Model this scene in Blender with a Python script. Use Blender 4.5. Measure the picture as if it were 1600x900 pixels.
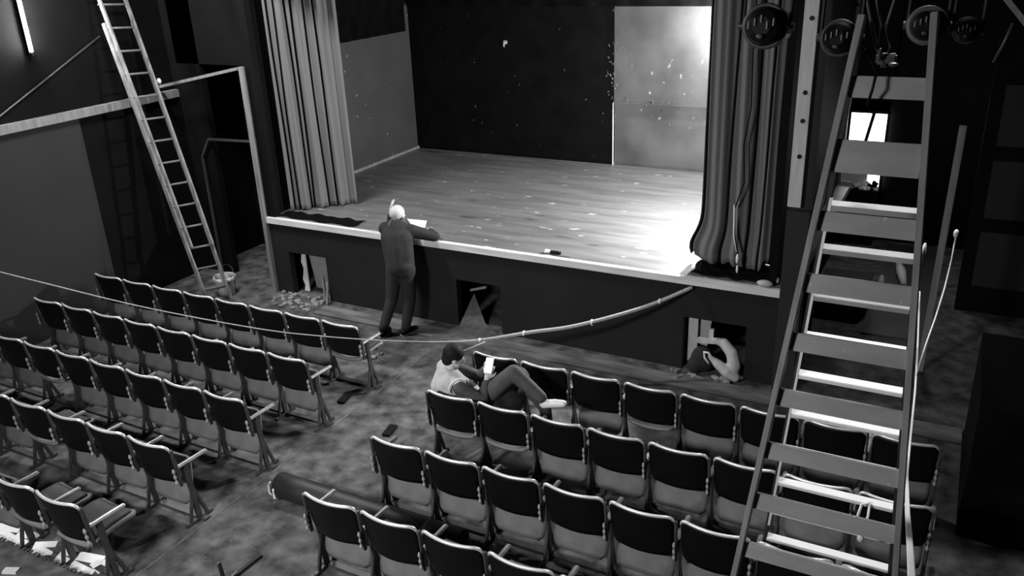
import bpy, bmesh, math, random
from mathutils import Vector, Matrix
PI = math.pi
random.seed(4)
for o in list(bpy.data.objects):
    bpy.data.objects.remove(o)
S = bpy.context.scene
C = S.collection

# ------------------------------------------------------------------ camera
CAM = Vector((1.381, -8.638, 4.688))
yaw, pitch, roll = 0.49786, 0.38873, -0.04105
fwd = Vector((-math.sin(yaw)*math.cos(pitch), math.cos(yaw)*math.cos(pitch), -math.sin(pitch)))
rt0 = Vector((math.cos(yaw), math.sin(yaw), 0)); up0 = rt0.cross(fwd)
rt = math.cos(roll)*rt0 + math.sin(roll)*up0
up = -math.sin(roll)*rt0 + math.cos(roll)*up0
cd = bpy.data.cameras.new('camera'); cam = bpy.data.objects.new('camera', cd); C.objects.link(cam)
cd.sensor_width = 36; cd.lens = 1333.8*36/1600; cd.clip_start = .05; cd.clip_end = 200
M = Matrix((rt, up, -fwd)).transposed().to_4x4(); M.translation = CAM
cam.matrix_world = M
S.camera = cam

# ------------------------------------------------------------------ world, light, exposure
S.view_settings.view_transform = 'Standard'; S.view_settings.look = 'None'
S.view_settings.exposure = 1.0; S.view_settings.gamma = 1.0
S.view_settings.use_curve_mapping = False
w = bpy.data.worlds.new('world'); S.world = w; w.use_nodes = True
w.node_tree.nodes['Background'].inputs[0].default_value = (1, 1, 1, 1)
w.node_tree.nodes['Background'].inputs[1].default_value = 0.0

def lamp(name, typ, loc, energy, target=None, **k):
    l = bpy.data.lights.new(name, typ); l.energy = energy; l.color = (1, 1, 1)
    for a, b in k.items(): setattr(l, a, b)
    o = bpy.data.objects.new(name, l); C.objects.link(o); o.location = loc
    if target is not None:
        o.rotation_euler = (Vector(target)-Vector(loc)).to_track_quat('-Z', 'Y').to_euler()
    return o
# work light in the right wing, behind the curtain
lamp('wing_light', 'POINT', (-1.10, 1.55, 2.6), 540, shadow_soft_size=.07)
lamp('wing_light', 'POINT', (-1.80, 3.98, 3.38), 150, shadow_soft_size=.05)
# house light behind the camera; second one added to brighten left seat rims
lamp('house_fill', 'AREA', (-3.2, -9.6, 4.7), 98, (-2.8, -2.4, .4), shape='RECTANGLE', size=1.2, size_y=.5, spread=math.radians(115))
lamp('house_fill', 'AREA', (-6.6, -1.5, 5.9), 155, (-6.0, -2.6, 0), shape='RECTANGLE', size=1.4, size_y=.3)
# lamp over the tall ladder
lamp('ladder_light', 'SPOT', (1.0, -3.2, 5.9), 230, (1.0, -4.1, 1.5), spot_size=.9, spot_blend=.5, shadow_soft_size=.1)
# unseen fill added to light the passage floor beside the stage
lamp('passage_fill', 'POINT', (.9, 3.4, 2.4), 16, shadow_soft_size=.1)

# ------------------------------------------------------------------ materials
def mat(name, v, v2=None, rough=.7, scale=4., bump=0., metal=0., spec=.5, contrast=(.35, .65), stretch=(1, 1, 1), emit=None, detail=6):
    m = bpy.data.materials.new(name); m.use_nodes = True
    nt = m.node_tree; N = nt.nodes; L = nt.links; b = N['Principled BSDF']
    b.inputs['Roughness'].default_value = rough; b.inputs['Metallic'].default_value = metal
    b.inputs['Specular IOR Level'].default_value = spec
    tc = N.new('ShaderNodeTexCoord'); mp = N.new('ShaderNodeMapping'); mp.inputs['Scale'].default_value = stretch
    no = N.new('ShaderNodeTexNoise'); no.inputs['Scale'].default_value = scale; no.inputs['Detail'].default_value = detail
    L.new(tc.outputs['Object'], mp.inputs[0]); L.new(mp.outputs[0], no.inputs['Vector'])
    r = N.new('ShaderNodeValToRGB'); L.new(no.outputs[0], r.inputs[0])
    if v2 is None: v2 = v*1.25
    r.color_ramp.elements[0].position = contrast[0]; r.color_ramp.elements[1].position = contrast[1]
    r.color_ramp.elements[0].color = (v, v, v, 1); r.color_ramp.elements[1].color = (v2, v2, v2, 1)
    L.new(r.outputs[0], b.inputs['Base Color'])
    if bump:
        bp = N.new('ShaderNodeBump'); bp.inputs['Strength'].default_value = bump; bp.inputs['Distance'].default_value = .02
        L.new(no.outputs[0], bp.inputs['Height']); L.new(bp.outputs[0], b.inputs['Normal'])
    if emit:
        b.inputs['Emission Color'].default_value = (1, 1, 1, 1); b.inputs['Emission Strength'].default_value = emit
    m['ramp'] = r.name
    return m
def chips(m, v, scale, thr, stretch=(1, 1, 1), width=.01, zmin=None, zmax=None):
    """adds small patches of value v (flaked paint, dust) over a material"""
    nt = m.node_tree; N = nt.nodes; L = nt.links; b = N['Principled BSDF']
    src = b.inputs['Base Color'].links[0].from_socket
    tc = N.new('ShaderNodeTexCoord'); mp = N.new('ShaderNodeMapping'); mp.inputs['Scale'].default_value = stretch
    no = N.new('ShaderNodeTexNoise'); no.inputs['Scale'].default_value = scale; no.inputs['Detail'].default_value = 5
    L.new(tc.outputs['Object'], mp.inputs[0]); L.new(mp.outputs[0], no.inputs['Vector'])
    mr = N.new('ShaderNodeMapRange'); mr.inputs[1].default_value = thr; mr.inputs[2].default_value = thr+width
    L.new(no.outputs[0], mr.inputs[0]); fac = mr.outputs[0]
    if zmin is not None:
        sx = N.new('ShaderNodeSeparateXYZ'); L.new(tc.outputs['Object'], sx.inputs[0])
        a = N.new('ShaderNodeMapRange'); a.inputs[1].default_value = zmin; a.inputs[2].default_value = zmin+.3
        c = N.new('ShaderNodeMapRange'); c.inputs[1].default_value = zmax; c.inputs[2].default_value = zmax-.5
        L.new(sx.outputs[2], a.inputs[0]); L.new(sx.outputs[2], c.inputs[0])
        m1 = N.new('ShaderNodeMath'); m1.operation = 'MULTIPLY'; L.new(a.outputs[0], m1.inputs[0]); L.new(c.outputs[0], m1.inputs[1])
        m2 = N.new('ShaderNodeMath'); m2.operation = 'MULTIPLY'; L.new(m1.outputs[0], m2.inputs[0]); L.new(fac, m2.inputs[1]); fac = m2.outputs[0]
    mx = N.new('ShaderNodeMix'); mx.data_type = 'RGBA'
    L.new(fac, mx.inputs[0]); L.new(src, mx.inputs[6]); mx.inputs[7].default_value = (v, v, v, 1)
    L.new(mx.outputs[2], b.inputs['Base Color'])

M_ = {}
M_['floor'] = mat('dusty concrete', .03, .15, rough=.8, scale=5.5, bump=.3, spec=.3, contrast=(.33, .70), detail=12)
chips(M_['floor'], .20, 26, .67, width=.06)
chips(M_['floor'], .02, 1.1, .60, width=.12)
M_['wall_dark'] = mat('black wall paint', .003, .005, spec=.08, rough=.8, scale=2)
M_['wall_left'] = mat('grey wall panel', .013, .016, rough=.85, scale=1.2)
M_['shade_cord_black'] = mat('black for shade and cord', .002, .004, spec=.05, rough=.95, scale=6)  # black for sheets standing in for shade, and for the curtain cord
M_['riser'] = mat('dark stage front paint', .013, .016, spec=.2, rough=.8, scale=2)
M_['edge'] = mat('pale wood edge', .55, .7, rough=.6, scale=6, stretch=(.3, 3, 3))
M_['stagefloor'] = mat('worn grey stage boards', .10, .15, rough=.42, scale=3, bump=.05, stretch=(.35, 2.2, 1), contrast=(.35, .62), detail=8)
chips(M_['stagefloor'], .4, 6, .66, stretch=(.7, 1.6, 1), width=.05)
chips(M_['stagefloor'], .06, 2.3, .665, stretch=(.6, 2.2, 1), width=.05)
M_['back_black'] = mat('black back wall', .002, .004, spec=.12, rough=.5, scale=2.5, bump=.1)
chips(M_['back_black'], .10, 9, .72, width=.02, stretch=(1.3, 1, .8))
M_['back_grey'] = mat('scuffed grey board', .05, .085, spec=.3, rough=.55, scale=1.6)
chips(M_['back_grey'], .26, 12, .675, width=.02, zmin=1.75, zmax=3.0, stretch=(1.2, 1, .7))
M_['side_grey'] = mat('grey stage side wall', .038, .05, rough=.6, scale=1.5)
chips(M_['side_grey'], .3, 9, .70, width=.03)
M_['curtain'] = mat('grey velvet curtain', .135, .15, rough=.9, scale=3, spec=.1, stretch=(1, 1, .3))
M_['batten'] = mat('pale timber', .42, .55, rough=.65, scale=5, stretch=(3, 3, .4))
M_['batten_grey'] = mat('weathered timber', .14, .22, rough=.7, scale=5, stretch=(3, 3, .4))
M_['ladder_old'] = mat('old ladder timber', .13, .27, rough=.65, scale=7, stretch=(3, 3, .6))
M_['ladder_old_dark'] = mat('dark ladder rung', .10, .16, rough=.65, scale=7)
M_['tread'] = mat('grey ladder tread', .30, .37, rough=.6, scale=4, stretch=(1, 1, 3))
chips(M_['tread'], .5, 24, .70, width=.02)
M_['ladder_rail'] = mat('grey ladder rail', .22, .32, rough=.5, scale=6, stretch=(4, 4, .3))
M_['ladder_dark'] = mat('dark painted ladder rail', .03, .05, rough=.5, scale=6, stretch=(4, 4, .3))
M_['rung_white'] = mat('white painted rung', .88, .94, rough=.4, scale=5)
M_['seat_black'] = mat('black seat back', .003, .005, rough=.5, scale=5, spec=.2)
M_['seat_pad'] = mat('dark seat upholstery', .03, .045, rough=.7, scale=20)
M_['seat_grey'] = mat('grey seat pan', .13, .18, rough=.55, scale=6)
M_['rim'] = mat('pale worn rim', .8, .92, metal=.5, rough=.32, scale=14)
M_['arm'] = mat('worn armrest', .3, .45, metal=.6, rough=.36, scale=10)
M_['iron'] = mat('grey cast iron', .035, .06, rough=.45, scale=14)
M_['bolt'] = mat('shiny bolt', .22, .4, rough=.3, scale=14)
M_['roll'] = mat('dark rubber sheet', .012, .016, rough=.55, scale=6)
M_['white'] = mat('white plastic', .75, .82, rough=.45, scale=6)
M_['paper'] = mat('white paper', .75, .85, rough=.7, scale=6)
M_['grey_lt'] = mat('light grey fabric', .40, .5, rough=.8, scale=8)
M_['rope'] = mat('grey cord', .34, .45, rough=.7, scale=40)
M_['skin'] = mat('skin', .48, .56, rough=.5, scale=8)
M_['jacket'] = mat('dark jacket', .009, .016, rough=.85, scale=9, bump=.3)
M_['trousers'] = mat('dark trousers', .012, .017, rough=.85, scale=9, bump=.2)
M_['trousers_grey'] = mat('charcoal trousers', .05, .07, rough=.8, scale=9, bump=.2)
M_['vest'] = mat('pale grey vest', .38, .46, rough=.8, scale=7, bump=.2)
M_['hair'] = mat('dark hair', .005, .009, spec=.2, rough=.7, scale=30, bump=.4)
M_['black'] = mat('black metal', .004, .008, rough=.5, spec=.15, scale=8)
M_['dark_glass'] = mat('dark lamp glass', .05, .1, rough=.1, scale=12)
M_['debris'] = mat('rubble and scraps', .08, .35, rough=.8, scale=14, bump=.5)
M_['carpet'] = mat('grey carpet', .07, .14, rough=.95, scale=9, bump=.3)
M_['kerb'] = mat('dusty kerb board', .08, .19, rough=.8, scale=5, stretch=(.4, 2, 1), bump=.2, detail=9)
M_['tread_dim'] = mat('worn grey metal', .07, .12, rough=.5, scale=9)
M_['tube'] = mat('tube lamp glass', .9, .9, emit=240)
M_['screen'] = mat('lit phone', .9, .9, emit=.9)
M_['window'] = mat('lit window pane', .9, .9, emit=2.2)
M_['strap'] = mat('white strap', .93, .95, rough=.6, scale=8)

# ------------------------------------------------------------------ mesh helpers
class MB:
    def __init__(s): s.bm = bmesh.new()
    def box(s, c, size, rot=None, bevel=0):
        r = bmesh.ops.create_cube(s.bm, size=1); vs = r['verts']
        m = Matrix.Translation(c) @ ((rot.to_matrix().to_4x4() if hasattr(rot, 'to_matrix') else rot.to_4x4()) if rot is not None else Matrix.Identity(4)) @ Matrix.Diagonal((*size, 1))
        bmesh.ops.transform(s.bm, matrix=m, verts=vs)
        if bevel:
            es = list({e for v in vs for e in v.link_edges})
            bmesh.ops.bevel(s.bm, geom=es, offset=bevel, segments=2, affect='EDGES')
        return s
    def bar(s, a, b, w, h, side=(1, 0, 0), bevel=0):
        """rectangular bar from a to b, w along side, h across"""
        a = Vector(a); b = Vector(b); z = (b-a).normalized(); x = Vector(side); x = (x-z*x.dot(z)).normalized(); y = z.cross(x)
        m = Matrix((x, y, z)).transposed()
        return s.box((a+b)/2, (w, h, (b-a).length), m, bevel)
    def tube(s, pts, r, n=8, closed=False):
        pts = [Vector(p) for p in pts]; rs = r if isinstance(r, (list, tuple)) else [r]*len(pts)
        rings = []; t0 = (pts[1]-pts[0]).normalized()
        x = t0.orthogonal().normalized()
        for i, p in enumerate(pts):
            if i == 0: t = pts[1]-pts[0]
            elif i == len(pts)-1: t = pts[-1]-pts[-2]
            else: t = (pts[i+1]-pts[i]).normalized()+(pts[i]-pts[i-1]).normalized()
            t.normalize(); x = (x-t*x.dot(t)).normalized(); y = t.cross(x)
            rings.append([s.bm.verts.new(p+(x*math.cos(2*PI*k/n)+y*math.sin(2*PI*k/n))*rs[i]) for k in range(n)])
        for a, b in zip(rings, rings[1:]):
            for k in range(n):
                s.bm.faces.new((a[k], a[(k+1) % n], b[(k+1) % n], b[k]))
        s.bm.faces.new(rings[0][::-1]); s.bm.faces.new(rings[-1])
        return s
    def cyl(s, a, b, r, r2=None, n=20):
        return s.tube([a, b], [r, r if r2 is None else r2], n)
    def ball(s, c, r, n=16, rot=None):
        rr = bmesh.ops.create_uvsphere(s.bm, u_segments=n, v_segments=max(6, n//2), radius=1)
        sc = r if isinstance(r, (tuple, list)) else (r, r, r)
        m = Matrix.Translation(c) @ (rot.to_4x4() if rot is not None else Matrix.Identity(4)) @ Matrix.Diagonal((*sc, 1))
        bmesh.ops.transform(s.bm, matrix=m, verts=rr['verts'])
        return s
    def cap(s, a, b, ra, rb, n=14):
        """tapered capsule"""
        a = Vector(a); b = Vector(b)
        s.tube([a, b], [ra, rb], n); s.ball(a, ra, n); s.ball(b, rb, n)
        return s
    def limb(s, pts, rs, n=14):
        for i in range(len(pts)-1): s.cap(pts[i], pts[i+1], rs[i], rs[i+1], n)
        return s
    def grid(s, f, nu, nv):
        vs = [[s.bm.verts.new(f(i/nu, j/nv)) for i in range(nu+1)] for j in range(nv+1)]
        for j in range(nv):
            for i in range(nu): s.bm.faces.new((vs[j][i], vs[j][i+1], vs[j+1][i+1], vs[j+1][i]))
        return s
    def build(s, name, m, parent=None, smooth=False, solid=0, remesh=0, sub=0, bev=0, smoothit=0):
        bmesh.ops.recalc_face_normals(s.bm, faces=s.bm.faces)
        me = bpy.data.meshes.new(name); s.bm.to_mesh(me); s.bm.free()
        me.materials.append(m)
        if smooth:
            for p in me.polygons: p.use_smooth = True
        o = bpy.data.objects.new(name, me); C.objects.link(o)
        if parent is not None: o.parent = parent
        if solid:
            md = o.modifiers.new('s', 'SOLIDIFY'); md.thickness = solid; md.offset = 0
        if remesh:
            md = o.modifiers.new('r', 'REMESH'); md.mode = 'VOXEL'; md.voxel_size = remesh; md.use_smooth_shade = True
            if smoothit:
                md = o.modifiers.new('k', 'SMOOTH'); md.iterations = smoothit; md.factor = .5
        if sub:
            md = o.modifiers.new('u', 'SUBSURF'); md.levels = sub; md.render_levels = sub
        if bev:
            md = o.modifiers.new('b', 'BEVEL'); md.width = bev; md.segments = 2; md.limit_method = 'ANGLE'
        return o
def tag(o, label, cat, group=None, kind=None):
    o['label'] = label; o['category'] = cat
    if group: o['group'] = group
    if kind: o['kind'] = kind
    return o
def struct(o, label, cat='room'):
    return tag(o, label, cat, kind='structure')
def empty(name, loc=(0, 0, 0), rz=0):
    o = bpy.data.objects.new(name, None); C.objects.link(o); o.location = loc; o.rotation_euler = (0, 0, rz); o.empty_display_size = .1
    return o
def kids(o): return [c for c in bpy.data.objects if c.parent == o]
def copy_tree(o, parent=None):
    c = o.copy(); C.objects.link(c)
    if parent is not None: c.parent = parent
    for ch in kids(o): copy_tree(ch, c)
    return c
def ray_dir(px, py):
    return (fwd + rt*((px-800)/1333.8) - up*((py-450)/1333.8))
def on(px, py, ax, v):
    d = ray_dir(px, py); t = (v-CAM[ax])/d[ax]; return CAM+d*t

# ------------------------------------------------------------------ the room
H = 1.142
b = MB(); b.box((-3.2, -3.0, -.05), (12.6, 18, .1)); struct(b.build('floor', M_['floor']), 'dusty mottled concrete auditorium floor', 'floor')
b = MB(); b.box((-3.2, -3, 6.3), (12.6, 18, .1)); struct(b.build('ceiling', M_['wall_dark']), 'black auditorium ceiling', 'ceiling')
b = MB(); b.box((-9.05, -3, 3.15), (.1, 18, 6.4)); struct(b.build('wall_left', M_['wall_dark']), 'black left wall of the auditorium', 'wall')
b = MB(); b.box((2.85, -3, 3.15), (.1, 18, 6.4)); struct(b.build('wall_right', M_['wall_dark']), 'black right wall of the auditorium', 'wall')
b = MB(); b.box((-3.2, -11.8, 3.15), (12.6, .1, 6.4)); struct(b.build('wall_rear', M_['wall_dark']), 'black rear wall of the auditorium', 'wall')
# grey lower sheeting on the left wall with a pale rail
b = MB(); b.box((-8.985, -6.4, 1.36), (.03, 10.1, 2.72)); struct(b.build('wall_left_panel', M_['wall_left']), 'grey sheeting on the lower left wall', 'wall')
b = MB(); b.box((-8.95, -4.0, 2.77), (.09, 9.3, .11), bevel=.004); struct(b.build('trim_1', M_['batten_grey']), 'grey horizontal rail along the left wall', 'rail')
# upright side masking of the stage opening, left
b = MB(); b.box((-8.7, .35, 3.15), (.6, .1, 6.3)); b.box((-8.0, 1.6, 3.15), (2.0, .1, 6.3)); b.box((-7.25, .9, 3.15), (.1, 1.5, 6.3)); b.box((-8.05, .35, 4.75), (1.6, .1, 3.1))
struct(b.build('wall_front_left', M_['wall_dark']), 'black wall left of the stage with a recess', 'wall')
b = MB(); b.box((-7.16, .06, 3.7), (.14, .1, 5.1)); struct(b.build('wall_front_edge', M_['wall_dark']), 'black edge of the stage opening on the left', 'wall')
b = MB(); b.bar((-7.26, -.03, -.0), (-7.26, -.03, 3.24), .07, .06, bevel=.004); struct(b.build('trim_2', M_['batten_grey']), 'upright timber batten at the left end of the stage front', 'batten')
b = MB(); b.bar((-8.86, -.05, 2.92), (-7.3, -.05, 3.22), .04, .04, side=(0, 1, 0)); struct(b.build('trim_3', M_['batten_grey']), 'thin sloping timber batten over the recess left of the stage', 'batten')
b = MB(); b.bar((-8.41, .25, 2.13), (-7.33, .25, 2.16), .03, .03, side=(0, 1, 0)); b.bar((-8.41, .25, 2.13), (-8.6, .25, 1.85), .03, .03, side=(0, 1, 0)); b.bar((-8.6, .25, 1.85), (-8.6, .25, 0), .03, .03)
struct(b.build('trim_4', M_['ladder_dark']), 'dark bent frame in the recess left of the stage', 'frame')
# header over the stage
b = MB(); b.box((-3.6, .1, 5.4), (7.3, .14, 1.8)); struct(b.build('wall_front_header', M_['wall_dark']), 'black header wall above the stage opening', 'wall')
# stage riser with three openings
b = MB(); xs = [-7.3, -6.93, -6.26, -4.13, -3.48, -1.12, -.41, .02]; hz = .655
for i in range(len(xs)-1):
    x0, x1 = xs[i], xs[i+1]
    z0 = hz if i in (1, 3, 5) else 0
    b.box(((x0+x1)/2, .05, (z0+1.06)/2), (x1-x0, .1, 1.06-z0))
struct(b.build('stage_front', M_['riser']), 'dark stage front with three square openings', 'stage')
b = MB(); b.box((-3.6, 1.2, .33), (7.4, .06, .72)); struct(b.build('stage_underside_wall', M_['wall_left']), 'grey wall seen through the openings under the stage', 'wall')
b = MB(); b.box((-3.64, 2.26, H-.05), (7.32, 4.46, .1)); b.box((-7.44, 3.07, H-.05), (.28, 2.84, .1)); struct(b.build('stage_floor', M_['stagefloor']), 'worn scuffed grey stage floor', 'floor')
b = MB(); b.box((-3.62, -.005, H-.035), (7.27, .075, .085), bevel=.005); struct(b.build('trim_5', M_['edge']), 'pale timber edge along the front of the stage', 'trim')
# stage walls
b = MB(); b.box((-5.64, 4.45, 3.6), (3.9, .1, 5.2)); struct(b.build('wall_stage_back_black', M_['back_black']), 'black flaking left part of the stage back wall', 'wall')
b = MB(); b.box((-1.9, 4.45, 3.6), (3.56, .1, 5.2)); struct(b.build('wall_stage_back_grey', M_['back_grey']), 'grey scuffed right part of the stage back wall', 'wall')
b = MB(); b.box((-1.9, 4.385, 2.92), (3.56, .03, 1.46)); struct(b.build('wall_stage_back_sheet', M_['back_grey']), 'upper grey sheet on the stage back wall', 'wall')
b = MB(); b.box((-1.9, 4.36, 2.185), (3.56, .06, .025), bevel=.003); struct(b.build('trim_11', M_['back_grey']), 'narrow ledge across the grey part of the stage back wall', 'ledge')
b = MB(); b.box((-3.70, 4.39, 1.66), (.012, .02, 1.03)); struct(b.build('trim_6', M_['edge']), 'thin pale joint strip on the stage back wall', 'trim')
b = MB(); b.box((-7.62, 3.1, 3.6), (.1, 2.9, 5.2)); struct(b.build('wall_stage_left', M_['side_grey']), 'grey left side wall of the stage', 'wall')
b = MB(); b.box((-.2, 2.4, 2.9), (.08, 4.6, 5.8)); struct(b.build('wall_stage_right', M_['wall_dark']), 'dark right side wall of the stage', 'wall')
b = MB(); b.box((-3.75, 4.415, 1.165), (7.6, .03, .05)); b.box((-7.555, 3.05, 1.165), (.03, 2.7, .05)); struct(b.build('baseboard_stage', M_['batten_grey']), 'low grey skirting round the stage floor', 'skirting')
# black sheets standing in for shade at the top of the stage walls
b = MB(); b.grid(lambda u, v: Vector((-7.5+7.2*u, 4.28+.02*math.sin(u*90), 3.66+2.5*v)), 120, 3)
tag(b.build('shade_border', M_['shade_cord_black'], smooth=True, solid=.01), 'black sheet standing for shade across the top of the stage back wall', 'curtain')
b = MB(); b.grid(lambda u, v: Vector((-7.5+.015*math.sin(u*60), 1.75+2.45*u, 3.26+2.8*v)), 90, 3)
tag(b.build('shade_border', M_['shade_cord_black'], smooth=True, solid=.01), 'black sheet standing for shade across the top of the left side stage wall', 'curtain')
# right column, batten
b = MB(); b.box((.03, -.0, 1.02), (.22, .18, 2.04)); b.box((.03, .06, 4.1), (.22, .1, 4.2)); struct(b.build('trim_7', M_['wall_left']), 'dark column at the right end of the stage', 'column')
b = MB(); b.bar((-.02, -.05, 2.08), (-.02, -.05, 5.6), .13, .04, bevel=.004)
bt = b.build('timber_batten', M_['batten'])
tag(bt, 'pale upright timber board with bolt holes right of the right curtain', 'board')
b = MB()
for z in (3.9, 3.22, 2.95, 2.6): b.cyl((-.01, -.072, z), (-.01, -.078, z), .022)
b.build('bolt_hole', M_['black'], bt)
# passage right of the stage
b = MB(); b.box((.0, 5.35, 1.44), (.5, .08, 1.08)); b.box((1.6, 5.35, 3.1), (2.5, .08, 6.2)); b.box((.1, 5.35, 4.1), (.7, .08, 4.2)); b.box((.1, 5.35, .45), (.7, .08, .9))
b.bm.free(); b = MB(); b.box((1.6, 5.5, 3.1), (2.5, .08, 6.2)); b.box((.08, 5.5, 4.2), (.6, .08, 4.2-.2)); b.box((.08, 5.5, .4), (.6, .08, .8)); struct(b.build('wall_passage', M_['wall_dark']), 'dark end wall of the passage beside the stage', 'wall')

# ------------------------------------------------------------------ tube lamp
t = empty('tube_lamp', (-8.96, -1.8, 4.3)); tag(t, 'bright upright fluorescent tube on the upper left wall', 'lamp')
b = MB(); b.cyl((.03, 0, -.68), (.03, 0, .7), .016, n=12); b.build('tube', M_['tube'], t)
b = MB(); b.box((-.0, 0, .02), (.03, .05, 1.5)); b.box((.02, 0, -.71), (.04, .035, .04)); b.box((.02, 0, .73), (.04, .035, .04)); b.build('fitting', M_['black'], t)
# thin rod standing in for a light streak on the wall
b = MB(); b.tube([(-8.96, -3.0, 2.85), (-8.96, -2.39, 2.93), (-8.96, -.78, 3.69)], .011); tag(b.build('wall_light_streak', M_['iron'], smooth=True), 'thin sloping rod standing for a light streak on the left wall under the tube lamp', 'light streak')

# ------------------------------------------------------------------ curtains
def drape(name, label, a, c, ztop, zbot, creases, n=260, flare=None, depth=.20, width=.012, cr_top=None):
    a = Vector(a); c = Vector(c); d = (c-a); nrm = Vector((-d.y, d.x)).normalized()
    if nrm.y < 0: nrm = -nrm
    def f(u, v):
        z = zbot(u)+(ztop-zbot(u))*v
        y = .035*math.sin(u*23+v*1.2)*(1-.4*v)+.012*math.sin(u*61+2+v*2)
        for i, cu in enumerate(creases):
            ct = cr_top[i] if cr_top else cu
            cc = cu+(ct-cu)*v+.006*math.sin(v*9+i*2)
            y += depth*math.exp(-((u-cc)/width)**2)
        p = a+d*u+nrm*y
        if flare: p = p+d.normalized()*flare(u, v)
        return Vector((p.x, p.y, z))
    b = MB(); b.grid(f, n, 60)
    o = b.build(name, M_['curtain'], smooth=True, solid=.006)
    return tag(o, label, 'curtain')
drape('stage_curtain', 'grey pleated curtain at the left side of the stage, behind the standing man',
      (-7.08, .33), (-6.40, 1.0), 5.6, lambda u: H+.02+.008*math.sin(u*40), [.07, .14, .33, .37, .58, .72], cr_top=[.05, .14, .28, .40, .52, .66])
def hemR(u):
    pts = [(0, 1.29), (.12, 1.24), (.3, 1.20), (.42, 1.23), (.62, 1.17), (.75, 1.19), (.85, 1.30), (1, 1.42)]
    for (u0, z0), (u1, z1) in zip(pts, pts[1:]):
        if u <= u1: return z0+(z1-z0)*(u-u0)/(u1-u0)+.01*math.sin(u*50)
def flareR(u, v):
    z = 1.2+4.4*v
    g = math.exp(-((z-1.3)/.22)**2)
    return -.12*g*(1-u)**2
drape('stage_curtain', 'grey gathered curtain at the right side of the stage with its hem hitched up',
      (-1.07, .34), (-.17, .40), 5.6, hemR, [.02, .30, .58, .72, .86, .93], flare=flareR, cr_top=[.02, .36, .60, .78, .88, .95], width=.010)
b = MB(); b.grid(lambda u, v: Vector((-1.12+.98*u, .70+.02*math.sin(u*30), H+.01+4.4*v)), 80, 4)  # added to block the wing light under the raised hem
tag(b.build('light_block', M_['shade_cord_black'], smooth=True, solid=.01), 'added black sheet behind the right stage curtain, blocking the wing light', 'curtain')
b = MB(); b.tube([(-.60, .26, 4.6), (-.60, .26, 3.5), (-.58, .25, 3.0), (-.63, .25, 2.6), (-.60, .25, 2.2), (-.68, .24, 1.9), (-.66, .24, 1.6), (-.62, .24, 1.42), (-.60, .24, 1.30)], .007, 6)
cordo = b.build('curtain_cord', M_['shade_cord_black'], smooth=True); tag(cordo, 'thin cord hanging down the right stage curtain', 'cord')
b = MB(); b.tube([(-.685, .235, 1.95), (-.67, .235, 1.6), (-.63, .235, 1.42)], .009, 6); b.ball((-.615, .235, 1.34), (.018, .018, .06), 10); b.ball((-.61, .235, 1.22), (.014, .014, .05), 10)
b.build('tassel', M_['white'], cordo, smooth=True)

def floor_shade(x0, x1, y0, y1, label):  # thin black sheet laid where curtain shade falls on the stage
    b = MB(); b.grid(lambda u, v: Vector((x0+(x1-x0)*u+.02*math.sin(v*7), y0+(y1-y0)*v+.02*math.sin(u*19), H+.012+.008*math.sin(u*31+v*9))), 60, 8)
    tag(b.build('shade_sheet', M_['shade_cord_black'], smooth=True, solid=.004), label, 'cloth')
floor_shade(-1.1, -.2, .10, .56, 'black sheet standing for shade on the stage floor below the right curtain')
floor_shade(-7.1, -5.75, .08, .33, 'black sheet standing for shade on the stage floor before the left curtain')
# flaking paint round the joint and ledge of the back wall
rnd = random.Random(9); b = MB()
for i in range(46):
    if i < 26: x, z = -3.72+rnd.gauss(0, .07), rnd.uniform(2.2, 3.2)
    else: x, z = rnd.uniform(-3.5, -2.3), 2.19+rnd.gauss(0, .05)
    b.box((x, 4.366 if x > -3.68 else 4.395, z), (rnd.uniform(.006, .03), .006, rnd.uniform(.015, .06)), Matrix.Rotation(rnd.uniform(-.6, .6), 3, 'Y'))
o = b.build('paint_flakes', M_['tread_dim']); tag(o, 'loose paint flakes round the joint of the stage back wall', 'flakes', kind='stuff')
t = empty('wall_hook', on(790, 66, 1, 4.38)); tag(t, 'small pale fitting on the black part of the stage back wall', 'fitting')
b = MB(); b.cyl((0, .0, 0), (0, -.03, 0), .035, n=14); b.build('plate', M_['tread'], t)
b = MB(); b.tube([(0, -.03, 0), (0, -.07, -.02), (0, -.06, -.07)], .01, 8); b.build('hook', M_['grey_lt'], t)

# ------------------------------------------------------------------ seats
W = .54
def seat_back_pt(u, v, off=0):
    """u -1..1 across, v 0..1 up; back shell"""
    hw = .245-.012*(1-v)
    # rounded top corners
    r = .16
    z = .42+.40*v
    x = u*hw
    bulge = -.055*(1-u*u)
    y = bulge-.075*(v-.0)+.02+off
    return Vector((x, y, z))
def panel(off, thick, z0=.45, z1=.835, hw=.245, rc=.055, dip=.0):
    b = MB(); n = 16; m = 10
    def f(s, t):
        u = -1+2*s; z = z0+(z1-z0)*t; h = hw-.012*(1-t)
        # superellipse corners at the top
        e = max(0, (z-(z1-rc))/rc); h2 = h-rc*(1-math.sqrt(max(0, 1-e*e)))*.9
        e2 = max(0, ((z0+.035)-z)/.035); h2 -= .03*(1-math.sqrt(max(0, 1-min(1, e2)**2)))
        x = u*h2
        k = x/h
        y = -.055*(1-k*k)-.075*(z-.42)/.40+.02+off
        return Vector((x, y, z-dip*(1-k*k)))
    b.grid(f, n, m)
    return b, f
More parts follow.
